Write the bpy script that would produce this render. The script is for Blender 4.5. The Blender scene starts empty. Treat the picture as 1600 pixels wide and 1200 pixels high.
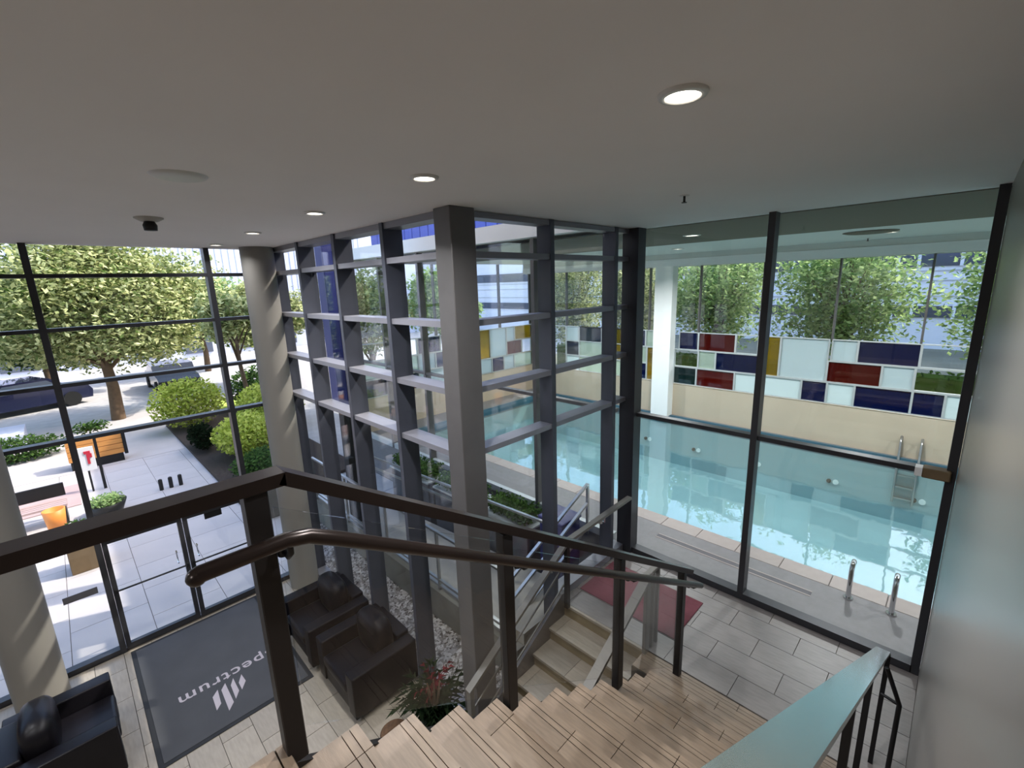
import bpy, bmesh, math, random
from math import sin, cos, pi, radians
from mathutils import Vector, Matrix
random.seed(7)
SC = bpy.context.scene
COL = SC.collection

# ------------------------------------------------------------------ camera
YAW, PIT, ROL = radians(45.11056), radians(-12.41511), radians(-1.86084)
HC = 4.74
def camera():
    fw = Vector((cos(PIT)*cos(YAW), cos(PIT)*sin(YAW), sin(PIT)))
    rt = Vector((sin(YAW), -cos(YAW), 0)); up = rt.cross(fw)
    r2 = rt*cos(ROL)+up*sin(ROL); u2 = -rt*sin(ROL)+up*cos(ROL)
    cd = bpy.data.cameras.new('camera'); cd.sensor_width = 36; cd.lens = 36*708.98/1600
    cd.clip_start = 0.01; cd.clip_end = 300
    co = bpy.data.objects.new('camera', cd); COL.objects.link(co)
    m = Matrix((r2, u2, -fw)).transposed().to_4x4(); m.translation = Vector((0, 0, HC))
    co.matrix_world = m; SC.camera = co
camera()
# ------------------------------------------------------------------ world, sun, exposure
SC.view_settings.view_transform = 'Standard'; SC.view_settings.look = 'None'
SC.view_settings.gamma = 1; SC.view_settings.use_curve_mapping = False
SC.view_settings.exposure = 0.25
SUN_DIR = Vector((0.85, -0.36, 1.02)).normalized()     # towards the sun
w = bpy.data.worlds.new('sky'); SC.world = w; w.use_nodes = True
nt = w.node_tree; nt.nodes.clear()
sky = nt.nodes.new('ShaderNodeTexSky'); sky.sky_type = 'NISHITA'; sky.sun_disc = False
sky.sun_elevation = math.asin(SUN_DIR.z); sky.sun_rotation = math.atan2(SUN_DIR.x, SUN_DIR.y)
sky.air_density = 1.0; sky.dust_density = 2.0
bg = nt.nodes.new('ShaderNodeBackground'); bg.inputs[1].default_value = 0.62
out = nt.nodes.new('ShaderNodeOutputWorld')
nt.links.new(sky.outputs[0], bg.inputs[0]); nt.links.new(bg.outputs[0], out.inputs[0])
sd = bpy.data.lights.new('sun', 'SUN'); sd.energy = 4.6; sd.angle = radians(0.6); sd.color = (1.0, 0.95, 0.86)
so = bpy.data.objects.new('sun', sd); COL.objects.link(so)
so.rotation_euler = SUN_DIR.to_track_quat('Z', 'Y').to_euler(); so.location = (20, -12, 30)
LAMP_W = 32.0
SC.cycles.max_bounces = 8; SC.cycles.transparent_max_bounces = 32; SC.cycles.diffuse_bounces = 4
SC.cycles.glossy_bounces = 4; SC.cycles.caustics_reflective = False; SC.cycles.caustics_refractive = False
SC.cycles.sample_clamp_indirect = 4.0

# ------------------------------------------------------------------ materials
def nm(name):
    m = bpy.data.materials.new(name); m.use_nodes = True
    return m, m.node_tree, m.node_tree.nodes['Principled BSDF']
def lin(c):
    return tuple((v/255/12.92 if v/255 <= .04045 else ((v/255+.055)/1.055)**2.4) for v in c)+(1,)
def mat(name, rgb, rough=.6, metal=0, spec=.5, noise=0, nscale=8, bump=0, bscale=40, rand=0, stretch=None, coat=0):
    m, t, b = nm(name); L = t.links.new
    c = lin(rgb)
    b.inputs['Roughness'].default_value = rough; b.inputs['Metallic'].default_value = metal
    b.inputs['Specular IOR Level'].default_value = spec; b.inputs['Coat Weight'].default_value = coat
    b.inputs['Base Color'].default_value = c
    if noise or bump or rand:
        tc = t.nodes.new('ShaderNodeTexCoord'); mp = t.nodes.new('ShaderNodeMapping')
        L(tc.outputs['Object'], mp.inputs[0])
        if stretch: mp.inputs['Scale'].default_value = stretch
    if noise or rand:
        hs = t.nodes.new('ShaderNodeHueSaturation'); hs.inputs['Color'].default_value = c
        src = None
        if noise:
            n = t.nodes.new('ShaderNodeTexNoise'); n.inputs['Scale'].default_value = nscale; n.inputs['Detail'].default_value = 6
            L(mp.outputs[0], n.inputs[0])
            r = t.nodes.new('ShaderNodeMapRange'); r.inputs[1].default_value = .3; r.inputs[2].default_value = .7
            r.inputs[3].default_value = 1-noise; r.inputs[4].default_value = 1+noise
            L(n.outputs[0], r.inputs[0]); src = r.outputs[0]
        if rand:
            oi = t.nodes.new('ShaderNodeObjectInfo'); r2 = t.nodes.new('ShaderNodeMapRange')
            r2.inputs[3].default_value = 1-rand; r2.inputs[4].default_value = 1+rand
            L(oi.outputs['Random'], r2.inputs[0])
            if src:
                mu = t.nodes.new('ShaderNodeMath'); mu.operation = 'MULTIPLY'; L(src, mu.inputs[0]); L(r2.outputs[0], mu.inputs[1]); src = mu.outputs[0]
            else: src = r2.outputs[0]
        L(src, hs.inputs['Value']); L(hs.outputs[0], b.inputs['Base Color'])
    if bump:
        n2 = t.nodes.new('ShaderNodeTexNoise'); n2.inputs['Scale'].default_value = bscale; n2.inputs['Detail'].default_value = 4
        L(mp.outputs[0], n2.inputs[0]); bp = t.nodes.new('ShaderNodeBump'); bp.inputs['Strength'].default_value = bump
        bp.inputs['Distance'].default_value = .01
        L(n2.outputs[0], bp.inputs['Height']); L(bp.outputs[0], b.inputs['Normal'])
    return m
def emit(name, rgb, s):
    m, t, b = nm(name); b.inputs['Base Color'].default_value = lin(rgb)
    b.inputs['Emission Color'].default_value = lin(rgb); b.inputs['Emission Strength'].default_value = s
    return m
def glassy(name, tint, base=.05, grow=.9, power=5, rough=0.0, bump=None, diffuse=0, dcol=None):
    """clear pane: straight-through transparency plus mirror reflection that grows at grazing angles"""
    m = bpy.data.materials.new(name); m.use_nodes = True; t = m.node_tree; t.nodes.clear(); L = t.links.new
    o = t.nodes.new('ShaderNodeOutputMaterial'); tr = t.nodes.new('ShaderNodeBsdfTransparent'); tr.inputs[0].default_value = tint
    gl = t.nodes.new('ShaderNodeBsdfGlossy'); gl.inputs['Roughness'].default_value = rough
    lw = t.nodes.new('ShaderNodeLayerWeight'); lw.inputs[0].default_value = .5
    pw = t.nodes.new('ShaderNodeMath'); pw.operation = 'POWER'; L(lw.outputs['Facing'], pw.inputs[0]); pw.inputs[1].default_value = power
    ma = t.nodes.new('ShaderNodeMath'); ma.operation = 'MULTIPLY_ADD'; L(pw.outputs[0], ma.inputs[0]); ma.inputs[1].default_value = grow; ma.inputs[2].default_value = base
    mx = t.nodes.new('ShaderNodeMixShader'); L(ma.outputs[0], mx.inputs[0]); L(gl.outputs[0], mx.inputs[2])
    src = tr.outputs[0]
    if diffuse:
        df = t.nodes.new('ShaderNodeBsdfDiffuse'); df.inputs[0].default_value = dcol
        tl = t.nodes.new('ShaderNodeBsdfTranslucent'); tl.inputs[0].default_value = dcol
        m0 = t.nodes.new('ShaderNodeMixShader'); m0.inputs[0].default_value = .5; L(df.outputs[0], m0.inputs[1]); L(tl.outputs[0], m0.inputs[2])
        m1 = t.nodes.new('ShaderNodeMixShader'); m1.inputs[0].default_value = diffuse; L(src, m1.inputs[1]); L(m0.outputs[0], m1.inputs[2]); src = m1.outputs[0]
    L(src, mx.inputs[1]); L(mx.outputs[0], o.inputs[0])
    if bump:
        tc = t.nodes.new('ShaderNodeTexCoord'); n = t.nodes.new('ShaderNodeTexNoise'); n.inputs['Scale'].default_value = bump[1]
        n.inputs['Detail'].default_value = 3
        L(tc.outputs['Object'], n.inputs[0]); bp = t.nodes.new('ShaderNodeBump'); bp.inputs['Strength'].default_value = bump[0]; bp.inputs['Distance'].default_value = .02
        L(n.outputs[0], bp.inputs['Height']); L(bp.outputs[0], gl.inputs['Normal'])
    return m
def leafmat(name, a, b_, trans=.35):
    m = bpy.data.materials.new(name); m.use_nodes = True; t = m.node_tree; t.nodes.clear(); L = t.links.new
    o = t.nodes.new('ShaderNodeOutputMaterial'); df = t.nodes.new('ShaderNodeBsdfDiffuse'); tl = t.nodes.new('ShaderNodeBsdfTranslucent')
    g = t.nodes.new('ShaderNodeNewGeometry'); r = t.nodes.new('ShaderNodeValToRGB')
    r.color_ramp.elements[0].color = lin(a); r.color_ramp.elements[1].color = lin(b_)
    L(g.outputs['Random Per Island'], r.inputs[0]); L(r.outputs[0], df.inputs[0]); L(r.outputs[0], tl.inputs[0])
    mx = t.nodes.new('ShaderNodeMixShader'); mx.inputs[0].default_value = trans; L(df.outputs[0], mx.inputs[1]); L(tl.outputs[0], mx.inputs[2]); L(mx.outputs[0], o.inputs[0])
    return m

M = {}
M['ceil'] = mat('ceiling_paint', (236, 231, 226), .85, noise=.015, nscale=1.5)
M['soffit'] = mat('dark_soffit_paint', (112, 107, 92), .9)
M['hallceil'] = mat('hall_ceiling_paint', (226, 228, 222), .8)
M['white'] = mat('white_paint', (250, 250, 248), .6)
M['framemul'] = mat('shaded_slate_aluminium', (74, 76, 86), .42, .3, noise=.06, nscale=5)  # darker copy of the frame metal: shade on the mullion sides as colour
M['frametr'] = mat('lit_slate_aluminium', (132, 131, 138), .4, .3, noise=.05, nscale=5)  # lighter copy of the frame metal: light on the transom tops as colour
M['frame'] = mat('bronze_grey_aluminium', (98, 95, 94), .42, .3, noise=.06, nscale=5)
M['framedark'] = mat('dark_bronze_aluminium', (54, 54, 58), .4, .3)
M['framelt'] = mat('light_aluminium', (190, 194, 194), .45, .3)
M['glass'] = glassy('clear_glass', (.985, .993, .988, 1), .03, .75, 4.5)
M['glassg'] = glassy('greenish_glass', (.975, .993, .987, 1), .035, .75, 4.5)
M['tile'] = mat('travertine_tile', (150, 140, 126), .42, noise=.10, nscale=7, rand=.10, stretch=(6, 1, 1), bump=.05, bscale=30)
M['tilec'] = mat('grey_travertine_tile', (128, 121, 117), .38, noise=.10, nscale=7, rand=.10, stretch=(6, 1, 1), bump=.05)
M['tread'] = mat('tread_stone', (136, 117, 98), .45, noise=.14, nscale=9, rand=.10, stretch=(8, 1, 1), bump=.06)
M['riser'] = mat('riser_stone', (120, 106, 80), .5, noise=.12, nscale=6, rand=.06)
M['grout'] = mat('grout', (84, 76, 68), .9)
M['mat'] = mat('charcoal_mat', (66, 67, 71), .95, noise=.08, nscale=3, bump=.4, bscale=300)
M['matedge'] = mat('black_rubber', (20, 20, 22), .7)
M['letter'] = mat('mat_print', (168, 160, 166), .9)
M['redmat'] = mat('maroon_mat', (112, 58, 66), .95, noise=.08, nscale=20, bump=.3, bscale=300)
M['leather'] = mat('black_leather', (8, 8, 14), .38, spec=.09, noise=.15, nscale=5, bump=0, bscale=60)
M['leather2'] = mat('sunlit_black_leather', (18, 16, 20), .36, spec=.25, noise=.15, nscale=5, bump=.05, bscale=60)  # lighter copy of the black leather, imitating sun on the corner armchair
M['railgrey'] = mat('grey_rail_finish', (116, 112, 106), .5, .4)
M['steel'] = mat('brushed_steel', (176, 176, 174), .3, .9)
M['chrome'] = mat('chrome', (220, 220, 222), .12, 1)
M['rail'] = mat('dark_bronze_rail', (52, 42, 38), .28, .55, noise=.08, nscale=3)
M['post'] = mat('dark_bronze_post', (38, 34, 33), .45, .35)
M['column'] = mat('grey_column_paint', (122, 118, 112), .6, noise=.02, nscale=2)
M['satin'] = mat('satin_wall_panel', (122, 117, 110), .34, .1, spec=.4, noise=.015, nscale=2)
M['caprail'] = mat('satin_steel_cap', (200, 208, 208), .18, .95)
M['greyroof'] = mat('roof_membrane', (150, 150, 150), .9)
M['wallp'] = mat('lobby_wall_paint', (176, 172, 165), .7)
M['darkpanel'] = mat('dark_wood_panel', (48, 36, 34), .4, noise=.15, nscale=4, stretch=(1, 1, 8))
M['terrace'] = mat('terrace_ground', (112, 112, 96), .95, noise=.2, nscale=.8)
M['blueupright'] = mat('dark_blue_finish', (44, 52, 118), .45, .15)
M['concrete'] = mat('concrete', (120, 116, 108), .9, noise=.14, nscale=3, bump=.3, bscale=20)
M['ramp'] = mat('ramp_concrete', (168, 160, 148), .9, noise=.08, nscale=2)
M['pave'] = mat('plaza_paving', (186, 178, 176), .85, noise=.07, nscale=1.2, bump=.15, bscale=15)
M['pinkpave'] = mat('pink_paving', (176, 150, 146), .85, noise=.06, nscale=2)
M['asphalt'] = mat('asphalt', (176, 172, 170), .9, noise=.1, nscale=3)
M['kerb'] = mat('kerb_stone', (206, 202, 196), .8)
M['deck'] = mat('pool_deck_tile', (122, 119, 120), .5, noise=.07, nscale=14, bump=.08, bscale=60)
M['coping'] = mat('pool_coping', (164, 152, 146), .45, rand=.05, noise=.05, nscale=10)
M['tealtile'] = mat('dark_waterline_tile', (62, 96, 112), .3)
M['pool'] = mat('pool_plaster', (158, 183, 187), .6, noise=.03, nscale=1.5)
M['water'] = glassy('pool_water', (.89, .965, .975, 1), .06, .92, 6.0, bump=(.3, 1.3))
M['hallwall'] = mat('beige_hall_wall', (196, 180, 158), .38, noise=.04, nscale=2)
M['blueglass'] = glassy('cobalt_glass', (.01, .03, .16, 1), .05, .8, 5, diffuse=.25, dcol=(.006, .03, .2, 1))
M['bluedk'] = glassy('navy_glass', (.01, .02, .09, 1), .05, .8, 5, diffuse=.25, dcol=(.004, .024, .14, 1))
M['redglass'] = glassy('ruby_glass', (.22, .012, .006, 1), .05, .8, 5, diffuse=.3, dcol=(.25, .02, .012, 1))
M['yellowglass'] = glassy('amber_glass', (.55, .42, .02, 1), .05, .8, 5, diffuse=.3, dcol=(.5, .38, .03, 1))
M['tealglass'] = glassy('dark_teal_glass', (.03, .12, .12, 1), .05, .8, 5, diffuse=.25, dcol=(.02, .09, .09, 1))
M['milk'] = glassy('frosted_white_glass', (.7, .8, .82, 1), .04, .6, 5, diffuse=.93, dcol=(.66, .76, .78, 1))
M['palegreen'] = glassy('pale_green_glass', (.75, .85, .78, 1), .04, .6, 5, diffuse=.55, dcol=(.62, .72, .64, 1))
M['bluewall'] = mat('blue_metal_cladding', (84, 96, 186), .45, .15, rand=.03)
M['lav'] = mat('pale_lavender_cladding', (206, 208, 226), .6, rand=.03)
M['bldg'] = mat('white_building_panel', (232, 234, 240), .7, rand=.03)
M['winlt'] = mat('far_window_glass', (70, 78, 92), .15, spec=.8)
M['bark'] = mat('bark', (92, 72, 52), .9, noise=.2, nscale=6, bump=.6, bscale=20)
M['leafy'] = leafmat('sun_and_shade_leaves', (78, 104, 44), (232, 232, 172))  # dark ramp end imitates the shaded gaps in the crown
M['leafg'] = leafmat('green_leaves', (96, 134, 74), (196, 214, 150), .5)
M['leafd'] = leafmat('dark_leaves', (40, 66, 34), (92, 120, 60))
M['leafyel'] = leafmat('yellow_green_leaves', (150, 168, 60), (222, 224, 120))
M['palm'] = leafmat('palm_leaves', (12, 20, 12), (34, 46, 28), .15)
M['redleaf'] = leafmat('red_leaves', (60, 16, 22), (120, 50, 54), .2)
M['grass'] = mat('lawn', (170, 190, 84), .95, noise=.15, nscale=6, bump=.5, bscale=80)
M['soil'] = mat('soil', (58, 46, 38), .95, noise=.2, nscale=10)
M['pebble'] = None
M['orange'] = mat('orange_cedar', (206, 140, 72), .6, noise=.12, nscale=4, stretch=(1, 1, 9))
M['orangebin'] = mat('orange_plastic', (230, 140, 60), .5)
M['blackmetal'] = mat('black_metal', (26, 26, 28), .5, .3)
M['greybox'] = mat('grey_planter', (96, 94, 98), .7, noise=.06)
M['bluebin'] = mat('dark_blue_plastic', (44, 44, 100), .4)
M['brownbox'] = mat('brown_planter', (112, 92, 66), .7, noise=.1)
M['cardk'] = mat('dark_blue_car_paint', (26, 30, 62), .25, .3, coat=.6)
M['carblk'] = mat('black_car_paint', (16, 17, 20), .25, .3, coat=.6)
M['carlt'] = mat('silver_car_paint', (196, 198, 212), .3, .3, coat=.6)
M['tyre'] = mat('tyre_rubber', (18, 18, 18), .9)
M['signw'] = mat('white_sign', (232, 230, 228), .6)
M['red'] = mat('red_print', (196, 40, 60), .6)
M['lens'] = emit('lamp_lens', (255, 248, 236), 9.0)
M['lenst'] = emit('hall_lamp_lens', (255, 250, 240), 5.0)
M['trim'] = mat('lamp_trim', (206, 204, 198), .35)
M['black'] = mat('black_plastic', (18, 18, 18), .5)
M['basket'] = mat('brown_wicker', (92, 66, 44), .8, noise=.25, nscale=30, bump=.8, bscale=80)
def pebmat():
    m = leafmat('pebble_stone', (92, 84, 78), (214, 206, 200), 0); return m
M['pebble'] = pebmat()

# ------------------------------------------------------------------ builders
ORG = {}
def org(o): return ORG.get(o.name, Vector((0, 0, 0))) if o else Vector((0, 0, 0))
def tag(o, label=None, cat=None, group=None, kind=None):
    if label: o['label'] = label
    if cat: o['category'] = cat
    if group: o['group'] = group
    if kind: o['kind'] = kind
    return o
def thing(name, loc, label, cat, group=None):
    o = bpy.data.objects.new(name, None); COL.objects.link(o); o.location = loc; o.empty_display_size = .1
    ORG[o.name] = Vector(loc); return tag(o, label, cat, group)
def struct(name, loc=(0, 0, 0)):
    o = bpy.data.objects.new(name, None); COL.objects.link(o); o.location = loc; o.empty_display_size = .1
    ORG[o.name] = Vector(loc); o['kind'] = 'structure'; return o
class MB:
    """collects shapes (world coordinates) and links them as ONE mesh object"""
    def __init__(s): s.v = []; s.f = []; s.sm = []
    def add(s, vs, fs, smooth=False):
        n = len(s.v); s.v += [tuple(v) for v in vs]; s.f += [tuple(i+n for i in f) for f in fs]; s.sm += [smooth]*len(fs); return s
    def box(s, x0, y0, z0, x1, y1, z1, c=0, rot=None):
        x0, x1 = min(x0, x1), max(x0, x1); y0, y1 = min(y0, y1), max(y0, y1); z0, z1 = min(z0, z1), max(z0, z1)
        if c <= 0:
            vs = [Vector((x, y, z)) for z in (z0, z1) for x, y in ((x0, y0), (x1, y0), (x1, y1), (x0, y1))]
            fs = [(3, 2, 1, 0), (4, 5, 6, 7), (0, 1, 5, 4), (1, 2, 6, 5), (2, 3, 7, 6), (3, 0, 4, 7)]
            sm = False
        else:
            bm = bmesh.new(); bmesh.ops.create_cube(bm, size=1)
            for v in bm.verts: v.co = Vector(((x0+x1)/2+v.co.x*(x1-x0), (y0+y1)/2+v.co.y*(y1-y0), (z0+z1)/2+v.co.z*(z1-z0)))
            bmesh.ops.bevel(bm, geom=bm.edges[:], offset=min(c, .45*min(x1-x0, y1-y0, z1-z0)), segments=3 if c > .015 else 1, affect='EDGES', profile=.6)
            bm.verts.index_update(); vs = [v.co.copy() for v in bm.verts]; fs = [tuple(v.index for v in f.verts) for f in bm.faces]; bm.free(); sm = c > .015
        if rot:
            ang, ctr = rot; R = Matrix.Rotation(ang, 3, 'Z'); ctr = Vector(ctr)
            vs = [R@(v-ctr)+ctr for v in vs]
        return s.add(vs, fs, sm)
    def prism(s, poly, axis, a, b):
        """poly: 2-D points; axis 0/1/2 = extrusion axis, between a and b"""
        def P(p, t):
            return ((t, p[0], p[1]) if axis == 0 else (p[0], t, p[1]) if axis == 1 else (p[0], p[1], t))
        n = len(poly); vs = [P(p, a) for p in poly]+[P(p, b) for p in poly]
        fs = [tuple(range(n))[::-1], tuple(range(n, 2*n))]+[(i, (i+1) % n, n+(i+1) % n, n+i) for i in range(n)]
        return s.add(vs, fs)
    def tube(s, pts, r, n=12, cap=True):
        pts = [Vector(p) for p in pts]; rs = r if isinstance(r, (list, tuple)) else [r]*len(pts)
        vs = []; fs = []
        up0 = None
        for i, p in enumerate(pts):
            d = ((pts[min(i+1, len(pts)-1)]-p).normalized()+(p-pts[max(i-1, 0)]).normalized()).normalized() if 0 < i < len(pts)-1 else (pts[min(i+1, len(pts)-1)]-pts[max(i-1, 0)]).normalized()
            if up0 is None: up0 = Vector((0, 0, 1)) if abs(d.z) < .9 else Vector((1, 0, 0))
            a = d.cross(up0); a = a.normalized() if a.length > 1e-4 else Vector((1, 0, 0)); b = a.cross(d)
            up0 = b
            for k in range(n): vs.append(p+(a*cos(2*pi*k/n)+b*sin(2*pi*k/n))*rs[i])
        m = len(pts)
        for i in range(m-1):
            for k in range(n): fs.append((i*n+k, i*n+(k+1) % n, (i+1)*n+(k+1) % n, (i+1)*n+k))
        s.add(vs, fs, True)
        if cap: s.add(vs[:n], [tuple(range(n))]); s.add(vs[-n:], [tuple(range(n))[::-1]])
        return s
    def bar(s, p, q, wd, ht, side=None):
        """rectangular bar from p to q, wd across (horizontal side vector), ht the other way"""
        p = Vector(p); q = Vector(q); d = (q-p).normalized()
        a = Vector(side).normalized() if side else d.cross(Vector((0, 0, 1))).normalized(); b = a.cross(d)
        vs = [e+a*i*wd/2+b*j*ht/2 for e in (p, q) for i, j in ((-1, -1), (1, -1), (1, 1), (-1, 1))]
        return s.add(vs, [(3, 2, 1, 0), (4, 5, 6, 7), (0, 1, 5, 4), (1, 2, 6, 5), (2, 3, 7, 6), (3, 0, 4, 7)])
    def cyl(s, x, y, z0, z1, r, n=24, r2=None): return s.tube([(x, y, z0), (x, y, z1)], [r, r if r2 is None else r2], n)
    def lathe(s, x, y, prof, n=20):
        vs = [(x+r*cos(2*pi*k/n), y+r*sin(2*pi*k/n), z) for r, z in prof for k in range(n)]
        fs = [(i*n+k, i*n+(k+1) % n, (i+1)*n+(k+1) % n, (i+1)*n+k) for i in range(len(prof)-1) for k in range(n)]
        return s.add(vs, fs, True)
    def ell(s, c, r, n=14, m=9, rot=0, sq=1.0):
        """squashed super-ellipsoid for cushions"""
        vs = []; fs = []
        def pw(v): return math.copysign(abs(v)**sq, v)
        R = Matrix.Rotation(rot, 3, 'Z')
        for i in range(m+1):
            th = -pi/2+pi*i/m
            for k in range(n):
                ph = 2*pi*k/n
                vs.append(Vector(c)+R@Vector((r[0]*pw(cos(th))*pw(cos(ph)), r[1]*pw(cos(th))*pw(sin(ph)), r[2]*pw(sin(th)))))
        for i in range(m):
            for k in range(n): fs.append((i*n+k, i*n+(k+1) % n, (i+1)*n+(k+1) % n, (i+1)*n+k))
        return s.add(vs, fs, True)
    def mesh(s, name, mt, o=Vector((0, 0, 0))):
        me = bpy.data.meshes.new(name); me.from_pydata([Vector(v)-o for v in s.v], [], s.f); me.materials.append(mt)
        me.polygons.foreach_set('use_smooth', s.sm); me.validate(); me.update(); return me
    def build(s, name, mt, parent=None, loc=None, label=None, kind=None):
        base = Vector(loc) if loc is not None else org(parent)
        o = bpy.data.objects.new(name, s.mesh(name, mt, base)); COL.objects.link(o)
        if parent is not None: o.parent = parent; o.location = base-org(parent)
        else: o.location = base
        ORG[o.name] = base
        if label: o['label'] = label
        if kind: o['kind'] = kind
        return o
def copy_tree(o, parent=None, loc=None, rotz=None):
    c = o.copy(); COL.objects.link(c); c.parent = parent
    if loc is not None: c.location = loc
    if rotz is not None: c.rotation_euler.z = rotz
    ORG[c.name] = Vector(c.location)
    for ch in list(o.children): copy_tree(ch, c)
    return c
B = lambda *a, **k: MB().box(*a, **k)

# ================================================================== SETTING
ZC, ZL, ZU = 5.36, 0.96, 3.10          # lobby ceiling, landing, upper landing
XB, YB = 2.42, 3.07                    # glass planes of the courtyard bay
XG, YF = 5.33, 7.60                    # pool glass plane, entrance glass plane
YW = -0.12                             # stair side wall

# tiles laid one by one on a setting piece
_tm = {}
def tile_mesh(w_, l_, h_, m):
    key = (round(w_, 3), round(l_, 3), m.name)
    if key not in _tm: _tm[key] = MB().box(0, 0, -h_, w_, l_, 0).mesh('tile', m)
    return _tm[key]
def tiles(parent, x0, x1, y0, y1, z, m, tw=.30, tl=.60, g=.006, off=.5, holes=()):
    i = 0; x = x0; po = org(parent)
    while x < x1-.02:
        xe = min(x+tw, x1); y = y0-(tl*off if i % 2 else 0)
        while y < y1-.02:
            ya, ye = max(y, y0), min(y+tl, y1)
            cx, cy = (x+xe)/2, (ya+ye)/2
            if ye-ya > .03 and not any(a < cx < b and c < cy < d for a, b, c, d in holes):
                o = bpy.data.objects.new('tile', tile_mesh(xe-x-g, ye-ya-g, .02, m)); COL.objects.link(o)
                o.parent = parent; o.location = Vector((x+g/2, ya+g/2, z))-po
            y += tl
        x += tw; i += 1

fl = B(-5, -3, -.3, 2.6, YF, -.008).build('floor', M['grout']); fl['kind'] = 'structure'
tiles(fl, -1.6, 2.55, 3.0, YF-.05, 0.0, M['tile'])
MB().box(-5, -3, -.008, -1.6, YF, 0).box(-1.6, -3, -.008, 2.6, 3.0, 0).build('floor_surface', M['tile'], fl)

ce = MB()
ce.box(-5, -3, ZC, XB+.16, YF+.12, ZC+.35).box(XB+.16, -3, ZC, XG+.08, YB+.16, ZC+.35)
ce.build('ceiling', M['ceil'])['kind'] = 'structure'
up = B(-6, -12, ZC+.36, XB+.4, YF+.5, 19).box(XB+.4, -12, ZC+.36, XG-.2, YB+.3, 19)
up.build('wall_upper', M['wallp'])['kind'] = 'structure'
B(-.5, YW-.2, 0, XG-.10, YW, ZC).build('wall_right', M['satin'])['kind'] = 'structure'
B(-5.2, -3, 0, -5, YF, ZC).build('wall_left', M['wallp'])['kind'] = 'structure'
B(-5.2, -3.2, 0, XG, -3, ZC).build('wall_back', M['wallp'])['kind'] = 'structure'
wf = B(-5, YF-.02, 0, -1.9, YF+.16, 1.66).build('wall_front', M['darkpanel']); wf['kind'] = 'structure'

# ---- curtain walls ---------------------------------------------------------
def pane_grid(par, axis, c, us, zs, m, th=.012):
    """one glass pane per bay; axis 'x' = plane x=c (us are y), 'y' = plane y=c (us are x)"""
    for a, b in zip(us[:-1], us[1:]):
        for z0, z1 in zip(zs[:-1], zs[1:]):
            if axis == 'x': q = B(c-th/2, a, z0, c+th/2, b, z1)
            else: q = B(a, c-th/2, z0, b, c+th/2, z1)
            q.build('glass_pane', m, par)
def mullions(par, axis, us, w_, d0, d1, z0, z1, m):
    for u in us:
        q = B(d0, u-w_/2, z0, d1, u+w_/2, z1) if axis == 'x' else B(u-w_/2, d0, z0, u+w_/2, d1, z1)
        q.build('mullion', m, par)
def transoms(par, axis, us, zs, h, d0, d1, m, gap=.03):
    for a, b in zip(us[:-1], us[1:]):
        for z in zs:
            q = B(d0, a+gap, z-h/2, d1, b-gap, z+h/2) if axis == 'x' else B(a+gap, d0, z-h/2, b-gap, d1, z+h/2)
            q.build('transom', m, par)

# entrance glass wall, plane y = 7.6
w1 = struct('window_1', (0, YF, 0))
us = [-5.0, -3.59, -1.84, -.09, 1.66, XB+.02]
mullions(w1, 'y', us[1:-1], .065, YF-.05, YF+.10, 0, ZC, M['framedark'])
B(XB-.02, YF-.05, 0, XB+.12, YF+.1, ZC).build('corner_mullion', M['framedark'], w1)
zrow = [5.0, 4.38, 3.72, 3.04]
transoms(w1, 'y', us, zrow, .045, YF-.04, YF+.09, M['framedark'])
transoms(w1, 'y', us, [1.71], .11, YF-.05, YF+.10, M['framedark'])
pane_grid(w1, 'y', YF+.03, us, [1.76, 3.04, 3.72, 4.38, 5.0, ZC], M['glass'])
transoms(w1, 'y', us[1:3]+[], [.04], .08, YF-.04, YF+.07, M['framedark'])
B(-1.81, YF-.04, 0, -.12, YF+.07, .07).build('sill', M['framedark'], w1)
B(1.69, YF-.04, 0, XB-.02, YF+.07, .07).build('sill', M['framedark'], w1)
pane_grid(w1, 'y', YF+.03, [-1.84, -.09], [.07, 1.66], M['glass'])
pane_grid(w1, 'y', YF+.03, [1.66, XB], [.07, 1.66], M['glass'])
B(-.52, YF+.015, .96, -.19, YF+.023, 1.05).build('sign_plate', M['greybox'], w1)
# doors
def door(name, x0, x1, handle_right):
    d = struct(name, (x0, YF, 0))
    f = MB(); s = .055
    f.box(x0, YF-.02, .005, x0+s, YF+.04, 1.65).box(x1-s, YF-.02, .005, x1, YF+.04, 1.65)
    f.box(x0+s, YF-.02, .005, x1-s, YF+.04, .09).box(x0+s, YF-.02, 1.59, x1-s, YF+.04, 1.65)
    f.build('door_frame', M['framedark'], d)
    B(x0+s, YF+.005, .09, x1-s, YF+.017, 1.59).build('glass_pane', M['glass'], d)
    MB().tube([(x0+s-.01, YF-.05, .915), (x1-s+.01, YF-.05, .915)], .013, 8).box(x0+.02, YF-.06, .89, x0+.05, YF-.02, .94).box(x1-.05, YF-.06, .89, x1-.02, YF-.02, .94).build('push_bar', M['blackmetal'], d)
    hx = x1-.12 if handle_right else x0+.12
    MB().tube([(hx, YF+.04, .95), (hx, YF+.09, .95), (hx, YF+.09, 1.12), (hx, YF+.04, 1.12)], .010, 8).build('door_handle', M['chrome'], d)
    return d
door('door_1', -.055, .805, True)
d2 = door('door_2', .815, 1.62, False)
# dark plate and faint lettering on the right leaf
B(1.08, YF-.004, 1.49, 1.30, YF+.004, 1.585).build('sign_plate', M['blackmetal'], d2)

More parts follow.
